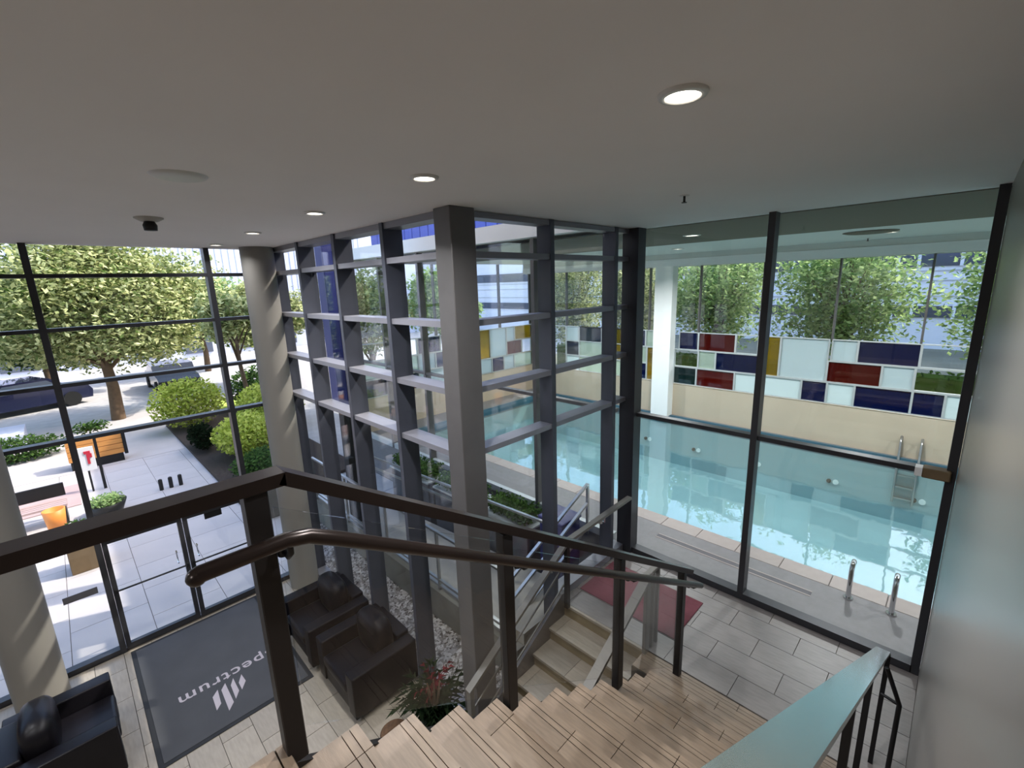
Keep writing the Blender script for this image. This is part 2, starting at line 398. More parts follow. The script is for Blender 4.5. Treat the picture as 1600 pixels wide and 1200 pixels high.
# courtyard bay, long side, plane x = 2.42
zb = [5.0, 4.41, 3.80, 3.20]
w2 = struct('window_2', (XB, YB, 0))
usx = [YB+.14, 4.15, 5.23, 6.31, 7.39]
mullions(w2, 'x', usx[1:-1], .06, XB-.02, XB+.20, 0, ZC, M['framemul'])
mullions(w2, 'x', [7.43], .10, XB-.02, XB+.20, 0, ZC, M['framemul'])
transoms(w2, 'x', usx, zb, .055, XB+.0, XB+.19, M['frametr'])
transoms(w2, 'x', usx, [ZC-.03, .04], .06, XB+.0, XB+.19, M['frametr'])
pane_grid(w2, 'x', XB+.14, usx, [.07, 3.2, 3.8, 4.41, 5.0, ZC-.03], M['glass'])
# bay, short side, plane y = 3.07
w3 = struct('window_3', (XB, YB, 0))
usy = [XB+.16, 3.70, 4.90, XG-.10]
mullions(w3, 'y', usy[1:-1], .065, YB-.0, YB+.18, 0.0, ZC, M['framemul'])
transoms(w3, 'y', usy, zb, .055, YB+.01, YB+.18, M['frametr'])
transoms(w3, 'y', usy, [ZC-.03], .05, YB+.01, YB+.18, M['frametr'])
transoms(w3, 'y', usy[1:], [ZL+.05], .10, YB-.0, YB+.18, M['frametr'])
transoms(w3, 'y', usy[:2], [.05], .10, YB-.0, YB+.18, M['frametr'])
pane_grid(w3, 'y', YB+.13, [usy[0], usy[1]], [.1, 3.2, 3.8, 4.41, 5.0, ZC-.03], M['glass'])
pane_grid(w3, 'y', YB+.13, usy[1:], [ZL+.1, 3.2, 3.8, 4.41, 5.0, ZC-.03], M['glass'])
# big corner post
pst = MB().box(2.34, 2.98, 0, 2.60, 3.20, ZC, c=.006)
tag(pst.build('corner_post', M['frame'], loc=(2.47, 3.09, 0)), 'wide square bronze-grey steel post at the corner of the glass bay, floor to ceiling', 'post')
# pool-side glass, plane x = 5.33
w4 = struct('window_4', (XG, YB, ZL))
usg = [YW+.03, 1.5, YB-.05]
mullions(w4, 'x', [YW+.035, 1.5], .065, XG-.10, XG+.04, ZL, ZC, M['framedark'])
B(XG-.14, YB-.12, ZL, XG+.04, YB+.10, ZC).build('corner_mullion', M['framedark'], w4)
transoms(w4, 'x', usg, [2.99], .05, XG-.07, XG+.03, M['framedark'])
transoms(w4, 'x', usg, [ZL+.04], .08, XG-.10, XG+.03, M['framedark'])
pane_grid(w4, 'x', XG, usg, [ZL+.08, 2.99, ZC], M['glassg'])

# ---- stairs and landings ---------------------------------------------------
fl2 = MB().box(3.77, YW, 0, XG, YB, ZL-.008).build('floor_landing', M['grout']); fl2['kind'] = 'structure'
tiles(fl2, 3.78, XG-.10, YW, YB-.0, ZL, M['tilec'], tw=.31, tl=.62)
fu = B(-5, YW, ZU-.25, .34, 1.60, ZU-.008).build('floor_upper', M['grout']); fu['kind'] = 'structure'
tiles(fu, -.6, .34, YW, 1.60, ZU, M['tread'])
def tread_row(par, x0, x1, y0, y1, z, shift):
    """a tread laid from separate stone pieces, with two grooves near the nosing"""
    g = .004; y = y0-shift; base = org(par)
    while y < y1-.02:
        a, b = max(y, y0), min(y+.6, y1)
        if b-a > .03:
            q = MB(); n = x1
            q.box(x0, a+g/2, z-.03, n-.075, b-g/2, z).box(n-.071, a+g/2, z-.03, n-.040, b-g/2, z).box(n-.036, a+g/2, z-.03, n, b-g/2, z)
            q.build('tread_tile', M['tread'], par)
        y += .6
RUN, RISE, X0 = .264, .1646, .34
st = thing('staircase', (X0, .75, ZL), 'upper tan stone stair flight descending from the viewer to the landing', 'stairs')
poly = [(X0-.02, ZU-.03)]
for k in range(13):
    xk, zk = X0+RUN*k, ZU-RISE*k
    poly += [(xk-.012, zk-.03), (xk-.012, zk-RISE-.03)]
poly = poly[:-1]+[(X0+RUN*12-.012, ZL-.004), (X0+RUN*12-.35, ZL-.004), (X0-.02, ZU-.45)]
MB().prism(poly, 1, YW+.02, 1.60).build('stair_body', M['riser'], st)
for k in range(1, 13):
    tread_row(st, X0+RUN*(k-1)-.012, X0+RUN*k+.012, YW+.02, 1.62, ZU-RISE*k, .22*(k % 3))
# last tread meets the landing
B(X0+RUN*12-.01, YW+.02, 0, 3.765, 1.94, ZL-.008).build('landing_edge', M['grout'], st)
tread_row(st, X0+RUN*12-.0, 3.765, YW+.02, 1.94, ZL, .1)
# lower flight going down toward the lobby (towards -x)
R2, S2, XN = .285, .16, 3.76
sl = thing('staircase', (XN, 2.5, 0), 'lower stair flight of four visible sunlit tan steps dropping beside the glass bay', 'stairs')
poly = [(XN, 0), (XN, ZL-.03)]
for k in range(1, 6): poly += [(XN-R2*(k-1)+.012, ZL-S2*(k-1)-.03), (XN-R2*(k-1)+.012, ZL-S2*k-.03)]
poly = [(XN+.0, 0)]
xs = XN
prof = [(XN, ZL-.03)]
for k in range(1, 6): prof += [(XN-R2*(k-1)+.012, ZL-S2*(k-1)-.03), (XN-R2*(k-1)+.012, ZL-S2*k-.03)]
prof += [(XN-R2*5+.012, ZL-S2*5-.03), (XN-R2*5+.012, 0)]
MB().prism([(XN, 0)]+prof, 1, 1.95, 3.0).build('stair_body', M['riser'], sl)
def tread_row2(par, xn, xb, y0, y1, z, shift):
    g = .004; y = y0-shift
    while y < y1-.02:
        a, b = max(y, y0), min(y+.6, y1)
        if b-a > .03: MB().box(xn-.012, a+g/2, z-.03, xb, b-g/2, z).build('tread_tile', M['tile'], par)
        y += .6
for k in range(1, 6): tread_row2(sl, XN-R2*k, XN-R2*(k-1)+.012, 1.95, 3.0, ZL-S2*k, .25*(k % 2))
tread_row2(sl, XN, XN+.02, 1.95, 3.0, ZL, 0)
# sloping stringer under the bay glass
MB().prism([(2.3, 0), (2.3, .26), (3.72, 1.10), (3.80, 1.10), (3.80, 0)], 1, 3.0, 3.06).build('stringer', M['frame'], sl)
MB().prism([(X0-.02, ZU-.42), (X0-.02, ZU-.10), (X0+RUN*12+.1, ZL+.03), (X0+RUN*12+.1, ZL-.02), (X0+RUN*11-.1, ZL-.02)], 1, 1.605, 1.635).build('stringer', M['post'], st)

# ---- guard rails ------------------------------------------------------------
SL = RISE/RUN
gr = thing('stair_guardrail', (.36, 1.56, ZU), 'dark bronze guardrail crossing the view from the left, then down the upper stair', 'railing')
XT0, XT1 = .45, 3.85
zt = lambda x: 4.14-max(0, x-XT0)*.622
tr = MB()
tr.bar((-4.9, 1.56, 4.14), (XT0, 1.56, 4.14), .085, .045, side=(0, 1, 0))
tr.bar((XT0-.01, 1.56, 4.145), (XT1, 1.56, zt(XT1)), .085, .045, side=(0, 1, 0))
tr.build('top_rail', M['rail'], gr)
pxs = [(-3.3, ZU-.05), (-1.5, ZU-.05), (.36, ZU-.05), (1.46, 2.38), (2.60, 1.66), (3.70, .96)]
for x, zb_ in pxs:
    MB().box(x-.035, 1.53, zb_, x+.035, 1.59, zt(x)-.02, c=.004).build('post', M['post'], gr)
for (xa, za), (xb, zb2) in zip(pxs[2:-1], pxs[3:]):
    ta, tb = zt(xa+.07)-.10, zt(xb-.07)-.10
    MB().prism([(xa+.05, za+.10), (xa+.05, ta), (xb-.05, tb), (xb-.05, zb2+.12)], 1, 1.555, 1.565).build('glass_panel', M['glass'], gr)
hr = MB()
pts = [(.16, 1.44, 3.965), (.17, 1.44, 3.97), (.40, 1.44, 3.97), (.47, 1.44, 3.955), (.56, 1.44, 3.905)]
z0h, x0h = 3.905, .56; sl2 = (3.905-1.93)/(3.84-.56)
pts += [(3.72, 1.44, 3.905-sl2*(3.72-.56)), (3.84, 1.44, 1.93)]
hr.tube(pts, .026, 14)
hr.ell((.16, 1.44, 3.965), (.027, .027, .027), 12, 8)
hr.build('handrail', M['rail'], gr)
for x in (.36, 1.46, 2.6, 3.7):
    zz = (3.97 if x < .45 else 3.905-sl2*(x-.56))
    MB().tube([(x+.05, 1.535, zz-.07), (x+.05, 1.47, zz-.075), (x+.05, 1.44, zz-.05), (x+.05, 1.44, zz-.02)], .010, 8).cyl(x+.05, 1.52, zz-.09, zz-.05, .018, 10).build('bracket', M['blackmetal'], gr)

# outer rail of the lower flight
lo = thing('stair_guardrail', (3.76, 1.93, ZL), 'grey steel railing in an A shape on the open side of the lower stair', 'railing')
MB().box(3.70, 1.90, ZL, 3.78, 1.94, ZL+.93, c=.004).build('post', M['railgrey'], lo)
MB().box(3.84, 1.90, ZL, 3.87, 1.94, ZL+.88).build('post', M['railgrey'], lo)
MB().box(3.93, 1.90, ZL, 3.96, 1.94, ZL+.90).build('post', M['railgrey'], lo)
s3 = .16/.285
MB().bar((3.74, 1.92, ZL+.90), (2.35, 1.92, ZL+.90-1.39*s3), .09, .035, side=(0, 1, 0)).build('top_rail', M['railgrey'], lo)
MB().box(2.33, 1.90, 0.0, 2.38, 1.94, ZL+.88-1.39*s3).build('post', M['railgrey'], lo)
MB().box(3.66, 1.89, ZL+.90, 4.0, 1.95, ZL+.935, c=.005).build('end_cap', M['railgrey'], lo)

# handrail along the bay glass
lr = thing('stair_handrail', (2.2, 2.95, .9), 'brushed steel handrail climbing beside the glass bay from lobby to landing', 'railing')
MB().bar((2.19, 2.93, .93), (3.72, 2.93, 1.83), .07, .035, side=(0, 1, 0)).build('top_rail', M['railgrey'], lr)
MB().bar((3.71, 2.93, 1.83), (5.10, 2.93, 1.86), .07, .035, side=(0, 1, 0)).build('top_rail', M['railgrey'], lr)
MB().box(2.19, 2.90, 0, 2.24, 2.96, .93).build('post', M['railgrey'], lr)
MB().box(3.70, 2.905, ZL, 3.75, 2.955, 1.82).build('post', M['post'], lr)
for x, zz in ((2.75, 1.26), (3.45, 1.67), (4.5, 1.85)):
    MB().tube([(x, 3.0, zz-.10), (x, 2.93, zz-.10), (x, 2.93, zz-.02)], .012, 8).cyl(x, 2.99, zz-.14, zz-.06, .025, 10).build('bracket', M['chrome'], lr)
for dz in (.30, .55):
    MB().bar((2.22, 2.955, .93-dz), (3.72, 2.955, 1.83-dz), .012, .02, side=(0, 1, 0)).build('lower_rail', M['railgrey'], lr)

# right-hand stair rail with broad reflective cap
rr = thing('stair_handrail', (3.95, .14, ZL), 'broad satin steel cap rail descending beside the grey side wall at lower right', 'railing')
zr = lambda x: 1.95+(3.98-x)*.622
MB().bar((-.6, .12, zr(.3)), (.30, .12, zr(.3)), .085, .02, side=(0, 1, 0)).build('cap', M['caprail'], rr)
MB().bar((.29, .12, zr(.29)), (3.98, .12, zr(3.98)), .085, .02, side=(0, 1, 0)).build('cap', M['caprail'], rr)
for x in (.9, 1.9, 2.9):
    zf = ZU-RISE*math.ceil((x-X0)/RUN)
    MB().box(x-.015, .105, zf, x+.015, .135, zr(x)-.01).build('post', M['blackmetal'], rr)
MB().box(3.93, .07, ZL, 3.96, .10, zr(3.95)-.01).build('post', M['blackmetal'], rr)
lp = MB(); lp.tube([(3.9, .08, 1.88), (3.9, -.02, 1.62), (3.9, -.02, 1.60), (3.9, -.02, ZL)], .016, 8)
lp.build('return_loop', M['blackmetal'], rr)
MB().tube([(3.93, .09, 1.62), (3.9, -.02, 1.62)], .012, 8).build('crossbar', M['blackmetal'], rr)

# ---- columns ------------------------------------------------------------------
MB().cyl(2.22, 7.28, 0, ZC, .215, 48).build('round_column', M['column'], loc=(2.22, 7.28, 0))
tag(bpy.data.objects['round_column'], 'round warm-grey column standing at the end of the glass bay behind the two armchairs', 'column')
c2 = MB().cyl(-.86, 7.30, 0, ZC, .235, 48).build('round_column', M['column'], loc=(-.86, 7.30, 0))
tag(c2, 'round grey column at the left edge beside the entrance doors', 'column')

# ================================================================== POOL HALL
PX0, PX1, PY0, PY1, WZ = 6.50, 11.90, -7.0, 10.25, .86
XF = 12.0; YE = 11.0
hf = MB().box(XG, -8, 0, PX0-.30, YE, ZL).box(PX0-.30, PY1+.0, 0, XF, YE, ZL).box(PX0-.3, -8, 0, XF, PY0, ZL).box(PX0-.30, PY0, 0, PX0-.0, PY1, ZL-.03).box(PX1, PY0, 0, XF, PY1, ZL)
hf.build('floor_pool_deck', M['deck'])['kind'] = 'structure'
cop = struct('trim_1', (PX0, 0, ZL))
y = PY0
cpm = MB().box(0, 0, -.03, .295, .55, .004, c=.006).mesh('coping_stone', M['coping'])
while y < PY1:
    o = bpy.data.objects.new('coping_stone', cpm); COL.objects.link(o); o.parent = cop; o.location = Vector((PX0-.298, y+.003, ZL))-org(cop); y += .556
basin = MB()
basin.box(PX0, PY0, -.6, PX1, PY1, -.45).box(PX0-.05, PY0, -.45, PX0, PY1, .70).box(PX1-.02, PY0, -.45, PX1+.05, PY1, .70).box(PX0, PY1-.02, -.45, PX1, PY1+.05, .7).box(PX0, PY0-.05, -.45, PX1, PY0, .7)
bs = basin.build('pool_basin', M['pool']); bs['kind'] = 'structure'
MB().box(PX0-.05, PY0, .70, PX0, PY1, ZL-.03).box(PX1-.02, PY0, .70, PX1+.05, PY1, ZL+.003).box(PX0, PY1-.02, .7, PX1, PY1+.05, ZL+.003).build('waterline_tiles', M['tealtile'], bs)
wt = B(PX0+.0, PY0, WZ-.01, PX1, PY1, WZ).build('pool_water', M['water'])
wt['kind'] = 'structure'
for yy in (6.2, 4.75, 3.23, 1.62, .15):
    MB().tube([(PX1-.05, yy, .12), (PX1-.02, yy, .12)], .055, 16).build('wall_inlet', M['white'], bs)
    MB().tube([(PX1-.06, yy+.13, .12), (PX1-.02, yy+.13, .12)], .045, 12).build('wall_inlet', M['black'], bs)
B(8.7, PY0, -.452, 8.85, PY1-.6, -.447).build('lane_line', M['tealtile'], bs)

# far wall with coloured glass
B(XF, -8, 0, XF+.2, YE+.2, 1.86).build('wall_far', M['hallwall'])['kind'] = 'structure'
B(XF, -8, 5.05, XF+.2, YE+.2, 5.62).build('wall_far_head', M['hallceil'])['kind'] = 'structure'
B(XF-.35, -8, 5.06, XF-.02, YE, 5.24).build('trim_2', M['white'])['kind'] = 'structure'
B(XF-.33, -8, 5.245, XF-.02, YE, 5.368).build('trim_4', M['hallceil'])['kind'] = 'structure'
B(XG+.06, YE, 0, XF, YE+.2, 1.9).build('wall_end', M['hallwall'])['kind'] = 'structure'
B(XG, -8.2, 0, XF+.2, -8, 5.6).build('wall_hall_back', M['hallwall'])['kind'] = 'structure'
hc = MB().box(8.0, -8, 5.37, XF-.01, YE-.01, 5.62).box(XF+.21, -8, 5.50, XF+2.6, YE+.3, 5.62).box(8.0, YE-.01, 5.50, XF+.21, YE+.3, 5.62).box(XG+.10, -8, 5.37, 8.0, YB, 5.62).box(XG+.04, YB, 5.42, 8.0, YE+.3, 5.62)  # strip beyond the far wall: unseen overhang added to block the sun
hc.build('ceiling_hall_with_added_overhang', M['hallceil'])['kind'] = 'structure'
rf = B(XG+.1, -8, 5.63, 9.0, YE+.3, 5.70).box(9, -8, 5.63, XF+2.6, YE+.3, 5.91)  # also covers the added sun-blocking overhang past the far wall
rf.build('roof_hall_with_added_overhang', M['greyroof'])['kind'] = 'structure'
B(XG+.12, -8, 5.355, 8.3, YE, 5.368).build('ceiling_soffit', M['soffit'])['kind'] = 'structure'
w5 = struct('window_5', (XF, 0, 1.86))
MY = [-7.0, -5.3, -3.84, -2.37, -.9, .565, 2.03, 3.51, 5.0, 6.42, 7.92, 9.40, YE]
ft = .035
for y in MY: B(XF-.02, y-ft/2, 3.33, XF+.08, y+ft/2, 5.05).build('mullion', M['frame'], w5)
for a, b in zip(MY[:-1], MY[1:]):
    B(XF+.01, a, 3.35, XF+.02, b, 5.05).build('glass_pane', M['glass'], w5)
def coloured(par, axis, c, row, z0, z1):
    """row: list of (u0,u1,material); every pane and the bars round it"""
    for u0, u1, mt in row:
        if axis == 'x':
            B(c+.01, u0+.02, z0+.02, c+.025, u1-.02, z1-.02).build('coloured_pane', mt, par)
            f = MB().box(c-.02, u0, z0, c+.05, u0+.02, z1).box(c-.02, u1-.02, z0, c+.05, u1, z1).box(c-.02, u0+.02, z0, c+.05, u1-.02, z0+.02).box(c-.02, u0+.02, z1-.02, c+.05, u1-.02, z1)
        else:
            B(u0+.02, c+.01, z0+.02, u1-.02, c+.025, z1-.02).build('coloured_pane', mt, par)
            f = MB().box(u0, c-.02, z0, u0+.02, c+.05, z1).box(u1-.02, c-.02, z0, u1, c+.05, z1).box(u0+.02, c-.02, z0, u1-.02, c+.05, z0+.02).box(u0+.02, c-.02, z1-.02, u1-.02, c+.05, z1)
        f.build('pane_frame', M['framelt'], par)
g_, bl, nv, rd, yl, tl, mk, pg = M['glassg'], M['blueglass'], M['bluedk'], M['redglass'], M['yellowglass'], M['tealglass'], M['milk'], M['palegreen']
zA, zB_, zC_, zD = 1.88, 2.37, 2.85, 3.33
coloured(w5, 'x', XF, [(-.9, .54, g_), (.54, 1.55, bl), (1.55, 2.02, mk), (3.50, 4.03, g_), (4.03, 4.97, rd), (4.97, 5.50, bl), (6.12, 6.50, pg), (6.50, 7.3, bl), (7.3, 8.0, mk), (8.0, 8.9, nv), (8.9, 9.4, mk), (-2.37, -.9, mk)], zC_, zD)
coloured(w5, 'x', XF, [(-.9, .58, g_), (.58, 1.10, mk), (1.10, 2.06, rd), (3.48, 4.50, bl), (4.50, 4.95, pg), (4.95, 5.62, g_), (6.45, 7.3, pg), (8.87, 9.4, nv), (-2.37, -.9, g_)], zB_, zC_)
coloured(w5, 'x', XF, [(-.55, .08, mk), (.08, .57, bl), (.57, 1.52, bl), (1.52, 2.02, mk), (2.02, 2.52, bl), (2.52, 4.0, mk), (4.0, 4.98, rd), (4.98, 5.62, tl), (6.45, 7.3, bl), (8.87, 9.4, mk), (-2.37, -.55, rd)], zA, zB_)
coloured(w5, 'x', XF, [(2.06, 3.02, mk), (3.02, 3.48, yl), (7.9, 8.87, pg), (7.3, 7.9, yl)], zB_, zD)
coloured(w5, 'x', XF, [(7.3, 8.87, pg)], zA, zB_)
coloured(w5, 'x', XF, [(6.12, 6.45, yl)], zA, zC_)
coloured(w5, 'x', XF, [(9.4, 10.2, g_), (10.2, YE, yl)], zA, zD)
B(XF-.30, 5.62, ZL, XF+.0, 6.12, 5.06).build('square_column', M['white'], loc=(XF-.15, 5.87, ZL))
tag(bpy.data.objects['square_column'], 'white square column against the far window wall of the pool', 'column')
# end wall with coloured panes, plane y = 11
w6 = struct('window_6', (XG, YE, 1.9))
EX = [XG+.06, 6.6, 7.9, 9.2, 10.5, XF]
for x in EX: B(x-.02, YE-.02, 3.33, x+.02, YE+.08, 5.37).build('mullion', M['frame'], w6)
for a, b in zip(EX[:-1], EX[1:]): B(a, YE+.02, 3.35, b, YE+.03, 5.37).build('glass_pane', M['glass'], w6)
coloured(w6, 'y', YE, [(9.35, 10.0, yl), (10.0, 10.75, mk)], zB_, zD)
coloured(w6, 'y', YE, [(10.75, 11.15, mk), (11.15, XF, yl), (7.2, 8.0, bl), (8.0, 9.35, g_), (XG+.06, 7.2, g_)], zC_, zD)
coloured(w6, 'y', YE, [(10.75, 11.5, rd), (11.5, XF, g_), (7.2, 7.8, mk), (7.8, 8.6, bl), (8.6, 9.35, mk), (XG+.06, 7.2, pg)], zB_, zC_)
coloured(w6, 'y', YE, [(9.2, 10.05, mk), (10.05, 10.6, bl), (10.6, 11.1, mk), (11.1, XF, pg), (7.2, 8.2, mk), (8.2, 9.2, bl), (XG+.06, 7.2, nv)], zA, zB_)
# courtyard side wall of the hall, plane x = 5.33
w7 = struct('window_7', (XG, YB, ZL))
HY = [YB+.2, 4.80, 6.35, 7.9, 9.45, YE]
mullions(w7, 'x', HY[1:], .07, XG-.04, XG+.10, ZL, 5.40, M['frame'])
transoms(w7, 'x', HY, [2.97], .05, XG-.03, XG+.06, M['frame'])
transoms(w7, 'x', HY, [ZL+.06], .12, XG-.03, XG+.06, M['framelt'])
pane_grid(w7, 'x', XG+.02, HY, [ZL+.12, 2.97, 5.40], M['glassg'])
B(XG-.14, YB+.20, 5.41, XG+.03, YE+.3, 5.66).build('trim_3', M['white'])['kind'] = 'structure'

# ================================================================== OUTSIDE GROUND
gd = MB().box(-60, YF+.06, -.3, XB+.2, 90, -.01).box(XB+.2, YE+.2, -.3, 80, 90, -.01).box(XB+.2, YB+.2, -.3, XG, YE+.2, -.01)
gd.build('ground', M['asphalt'])['kind'] = 'structure'
B(XF+.2, -30, .3, 90, YE+6, .62).build('ground_terrace', M['terrace'])['kind'] = 'structure'
pv = B(-8, YF+.10, -.009, XB+1, 24, -.006).build('ground_plaza', M['grout']); pv['kind'] = 'structure'
tiles(pv, -4.2, 3.0, YF+.12, 17.0, 0.0, M['pave'], tw=.9, tl=.9, g=.008)
MB().box(-8, 17.02, -.006, 3.4, 24, 0).build('paving', M['pave'], pv)
tag(MB().box(-5, 14.2, 0, -.25, 15.9, .02).build('pink_paving', M['pinkpave'], loc=(-2, 15, 0)), 'flat pinkish paved strip beyond the dark kerb bench at left', 'paving')

# ================================================================== LAMPS AND CEILING FITTINGS
def downlight(x, y, z, r, label, group=None, power=LAMP_W, lens='lens', name='ceiling_light'):
    t = thing(name, (x, y, z), label, 'ceiling light', group)
    MB().lathe(x, y, [(r*.72, z-.001), (r*.72, z-.014), (r*.95, z-.010), (r, z-.002), (r, z)], 32).build('trim_ring', M['trim'], t)
    MB().lathe(x, y, [(.0005, z-.004), (r*.72, z-.004), (r*.72, z-.002), (.0005, z-.002)], 32).build('lens', M[lens], t)
    ld = bpy.data.lights.new('lamp', 'AREA'); ld.shape = 'DISK'; ld.size = r*1.3; ld.energy = power; ld.color = (.97, .98, 1.0); ld.spread = radians(150)
    lo_ = bpy.data.objects.new('lamp', ld); COL.objects.link(lo_); lo_.parent = t; lo_.location = (0, 0, -.02)
    return t
rowl = [(.79, 'nearest and largest round recessed ceiling light, upper right'), (2.33, 'round recessed ceiling light above the corner post, second nearest'),
        (3.88, 'round recessed ceiling light third along the row'), (5.48, 'small round recessed ceiling light fourth along the row by the bay'), (7.0, 'farthest tiny ceiling light of the row near the column top')]
for y, lb in rowl: downlight(1.66, y, ZC, .085, lb, 'recessed lights in a row along the lobby ceiling', 7 if y > 6.5 else LAMP_W)
for x, y, w_ in ((-1.9, .5, 'nearest the upper landing'), (-1.9, 3.2, 'over the middle of the lobby'), (-1.9, 5.8, 'nearest the entrance'), (-4.2, 1.8, 'far left by the back'), (-4.2, 5, 'far left by the entrance')):
    downlight(x, y, ZC, .085, 'unseen lobby ceiling light added to brighten the room, '+w_, 'added lights out of view')  # unseen lamps added to brighten the lobby
tag(MB().lathe(.61, 3.07, [(.0005, ZC-.012), (.10, ZC-.016), (.125, ZC-.010), (.135, ZC)], 28).build('ceiling_speaker', M['trim'], loc=(.61, 3.07, ZC)), 'flat round pale ceiling speaker left of the lights', 'speaker')
t = thing('smoke_detector', (.70, 4.82, ZC), 'small dark hanging detector on the ceiling, left of the pale disc', 'detector')
MB().lathe(.70, 4.82, [(.0005, ZC-.03), (.06, ZC-.03), (.10, ZC-.008), (.10, ZC)], 24).build('base', M['wallp'], t)
MB().lathe(.70, 4.82, [(.0005, ZC-.10), (.045, ZC-.10), (.05, ZC-.06), (.035, ZC-.03)], 20).build('sensor', M['blackmetal'], t)
def sprinkler(x, y, z, lb):
    t = thing('sprinkler_head', (x, y, z), lb, 'sprinkler')
    MB().lathe(x, y, [(.0005, z-.006), (.035, z-.006), (.04, z)], 16).build('escutcheon', M['trim'], t)
    MB().cyl(x, y, z-.05, z-.006, .009, 10).cyl(x, y, z-.055, z-.05, .02, 12).build('nozzle', M['blackmetal'], t)
sprinkler(3.57, 1.65, ZC, 'small sprinkler head on the lobby ceiling left of the pool-glass mullion')
sprinkler(11.05, 1.5, 5.37, 'small sprinkler head on the pool hall ceiling')
hl = [(9.75, 1.05, 'round recessed light in the pool hall ceiling seen near the right mullion')]
for x, y, lb in hl: downlight(x, y, 5.37, .13, lb, None, 110, 'lenst')
for x, y, w_ in ((9.75, 4.6, 'over the pool by the white column'), (9.75, 8.1, 'over the far left end of the pool'), (9.75, -2.5, 'over the pool right of the view'), (6.8, -1.5, 'over the near deck right of the view'), (6.8, 3, 'over the near pool edge by the bay corner'), (6.8, 7, 'over the near pool edge by the courtyard')):
    downlight(x, y, 5.37 if x > 8 else 5.355, .13, 'pool hall light added to brighten the hall, '+w_, 'lights added in the pool hall', 110 if x > 8 else 28, 'lenst')  # extra lamps added to brighten the pool hall
tag(MB().lathe(9.35, 1.25, [(.0005, 5.345), (.30, 5.345), (.36, 5.36), (.36, 5.37)], 32).build('ceiling_diffuser', M['soffit'], loc=(9.35, 1.25, 5.37)), 'large flat round green-grey air diffuser on the pool hall ceiling', 'diffuser')
# bracket box on the right mullion
t = thing('door_sensor', (XG-.14, .02, 3.0), 'brown box with a bright white end fixed to the right mullion of the pool glass', 'sensor')
MB().box(XG-.16, -.085, 2.955, XG-.04, .10, 3.045, c=.008).build('housing', M['brownbox'], t)
MB().box(XG-.165, .10, 2.965, XG-.06, .15, 3.04).build('lens', M['signw'], t)

# ================================================================== MATS
t = thing('entrance_mat', (.75, 6.3, 0), 'large charcoal entrance mat with upside-down lettering and slanted bars in front of the doors', 'mat')
MB().box(-.03, 5.24, 0, 1.54, 7.50, .010, c=.004).build('border', M['matedge'], t)
MB().box(0.02, 5.29, .010, 1.49, 7.45, .014).build('carpet', M['mat'], t)
cu = bpy.data.curves.new('lettering', 'FONT'); cu.body = 'spectrum'; cu.size = .235; cu.align_x = 'CENTER'; cu.extrude = .0004; cu.space_character = 1.12; cu.offset = .002
to = bpy.data.objects.new('tmp', cu); COL.objects.link(to)
bpy.context.view_layer.update()
me = bpy.data.meshes.new_from_object(to.evaluated_get(bpy.context.evaluated_depsgraph_get())); bpy.data.objects.remove(to)
wd = max(v.co.x for v in me.vertices)-min(v.co.x for v in me.vertices)
for v in me.vertices: v.co.x *= 1.04/wd
me.materials.clear(); me.materials.append(M['letter'])
o = bpy.data.objects.new('lettering', me); COL.objects.link(o); o.parent = t; o.rotation_euler = (0, 0, pi); o.location = Vector((.795, 6.13, .0150))-org(t)
bars = [[(.57, 5.88), (.64, 5.88), (.61, 5.62), (.55, 5.61)], [(.67, 5.92), (.73, 5.92), (.72, 5.53), (.65, 5.50)], [(.77, 5.91), (.82, 5.93), (.81, 5.66), (.75, 5.62)], [(.85, 5.88), (.91, 5.92), (.91, 5.76), (.84, 5.71)]]
lg = MB()
for bq in bars:
    # slanted parallelogram bars: pointed ends like the printed emblem
    (ax, ay), (bx, by), (cx, cy), (dx, dy) = bq
    lg.prism([(ax, ay-.05), (bx, by+.03), (cx+.01, cy+.04), (dx+.01, dy-.02)], 2, .0142, .0152)
lg.build('emblem', M['letter'], t)
tag(MB().box(4.10, 1.78, ZL, 4.86, 3.02, ZL+.012, c=.004).build('door_mat', M['redmat'], loc=(4.5, 2.4, ZL)), 'maroon rectangular mat on the landing at the head of the lower stair', 'mat')

# ================================================================== ARMCHAIRS
def armchair(loc, label, m, group=None):
    """local: faces -x, back at +x; origin at floor centre"""
    t = thing('armchair', (0, 0, 0), label, 'armchair', group)
    MB().box(-.40, -.47, .07, .40, .47, .30, c=.02).build('base', m, t)
    MB().box(-.42, -.48, .07, .40, -.31, .60, c=.02).build('armrest', m, t)
    MB().box(-.42, .31, .07, .40, .48, .60, c=.02).build('armrest', m, t)
    MB().box(.24, -.31, .30, .41, .31, .64, c=.025).build('backrest', m, t)
    MB().box(-.43, -.305, .30, .25, .305, .43, c=.045).build('seat_cushion', m, t)
    MB().ell((.12, 0, .62), (.14, .30, .25), 20, 12, 0, .62).build('back_cushion', m, t)
    for sx in (-.36, .34):
        for sy in (-.42, .42): MB().cyl(sx, sy, 0, .07, .02, 10).build('leg', M['steel'], t)
    return t
a1 = armchair(None, 'black leather armchair nearest the stairs, by the gravel bed', M['leather'], 'pair of black armchairs against the glass bay')
a2 = copy_tree(a1); a2['label'] = 'black leather armchair nearest the round column'
a1.location = (2.02, 4.69, 0); a2.location = (1.98, 5.77, 0)
a3 = armchair(None, 'black leather armchair at the bottom left corner, facing the pair across the mat', M['leather2'])
a3.location = (-.66, 5.92, 0); a3.rotation_euler.z = pi

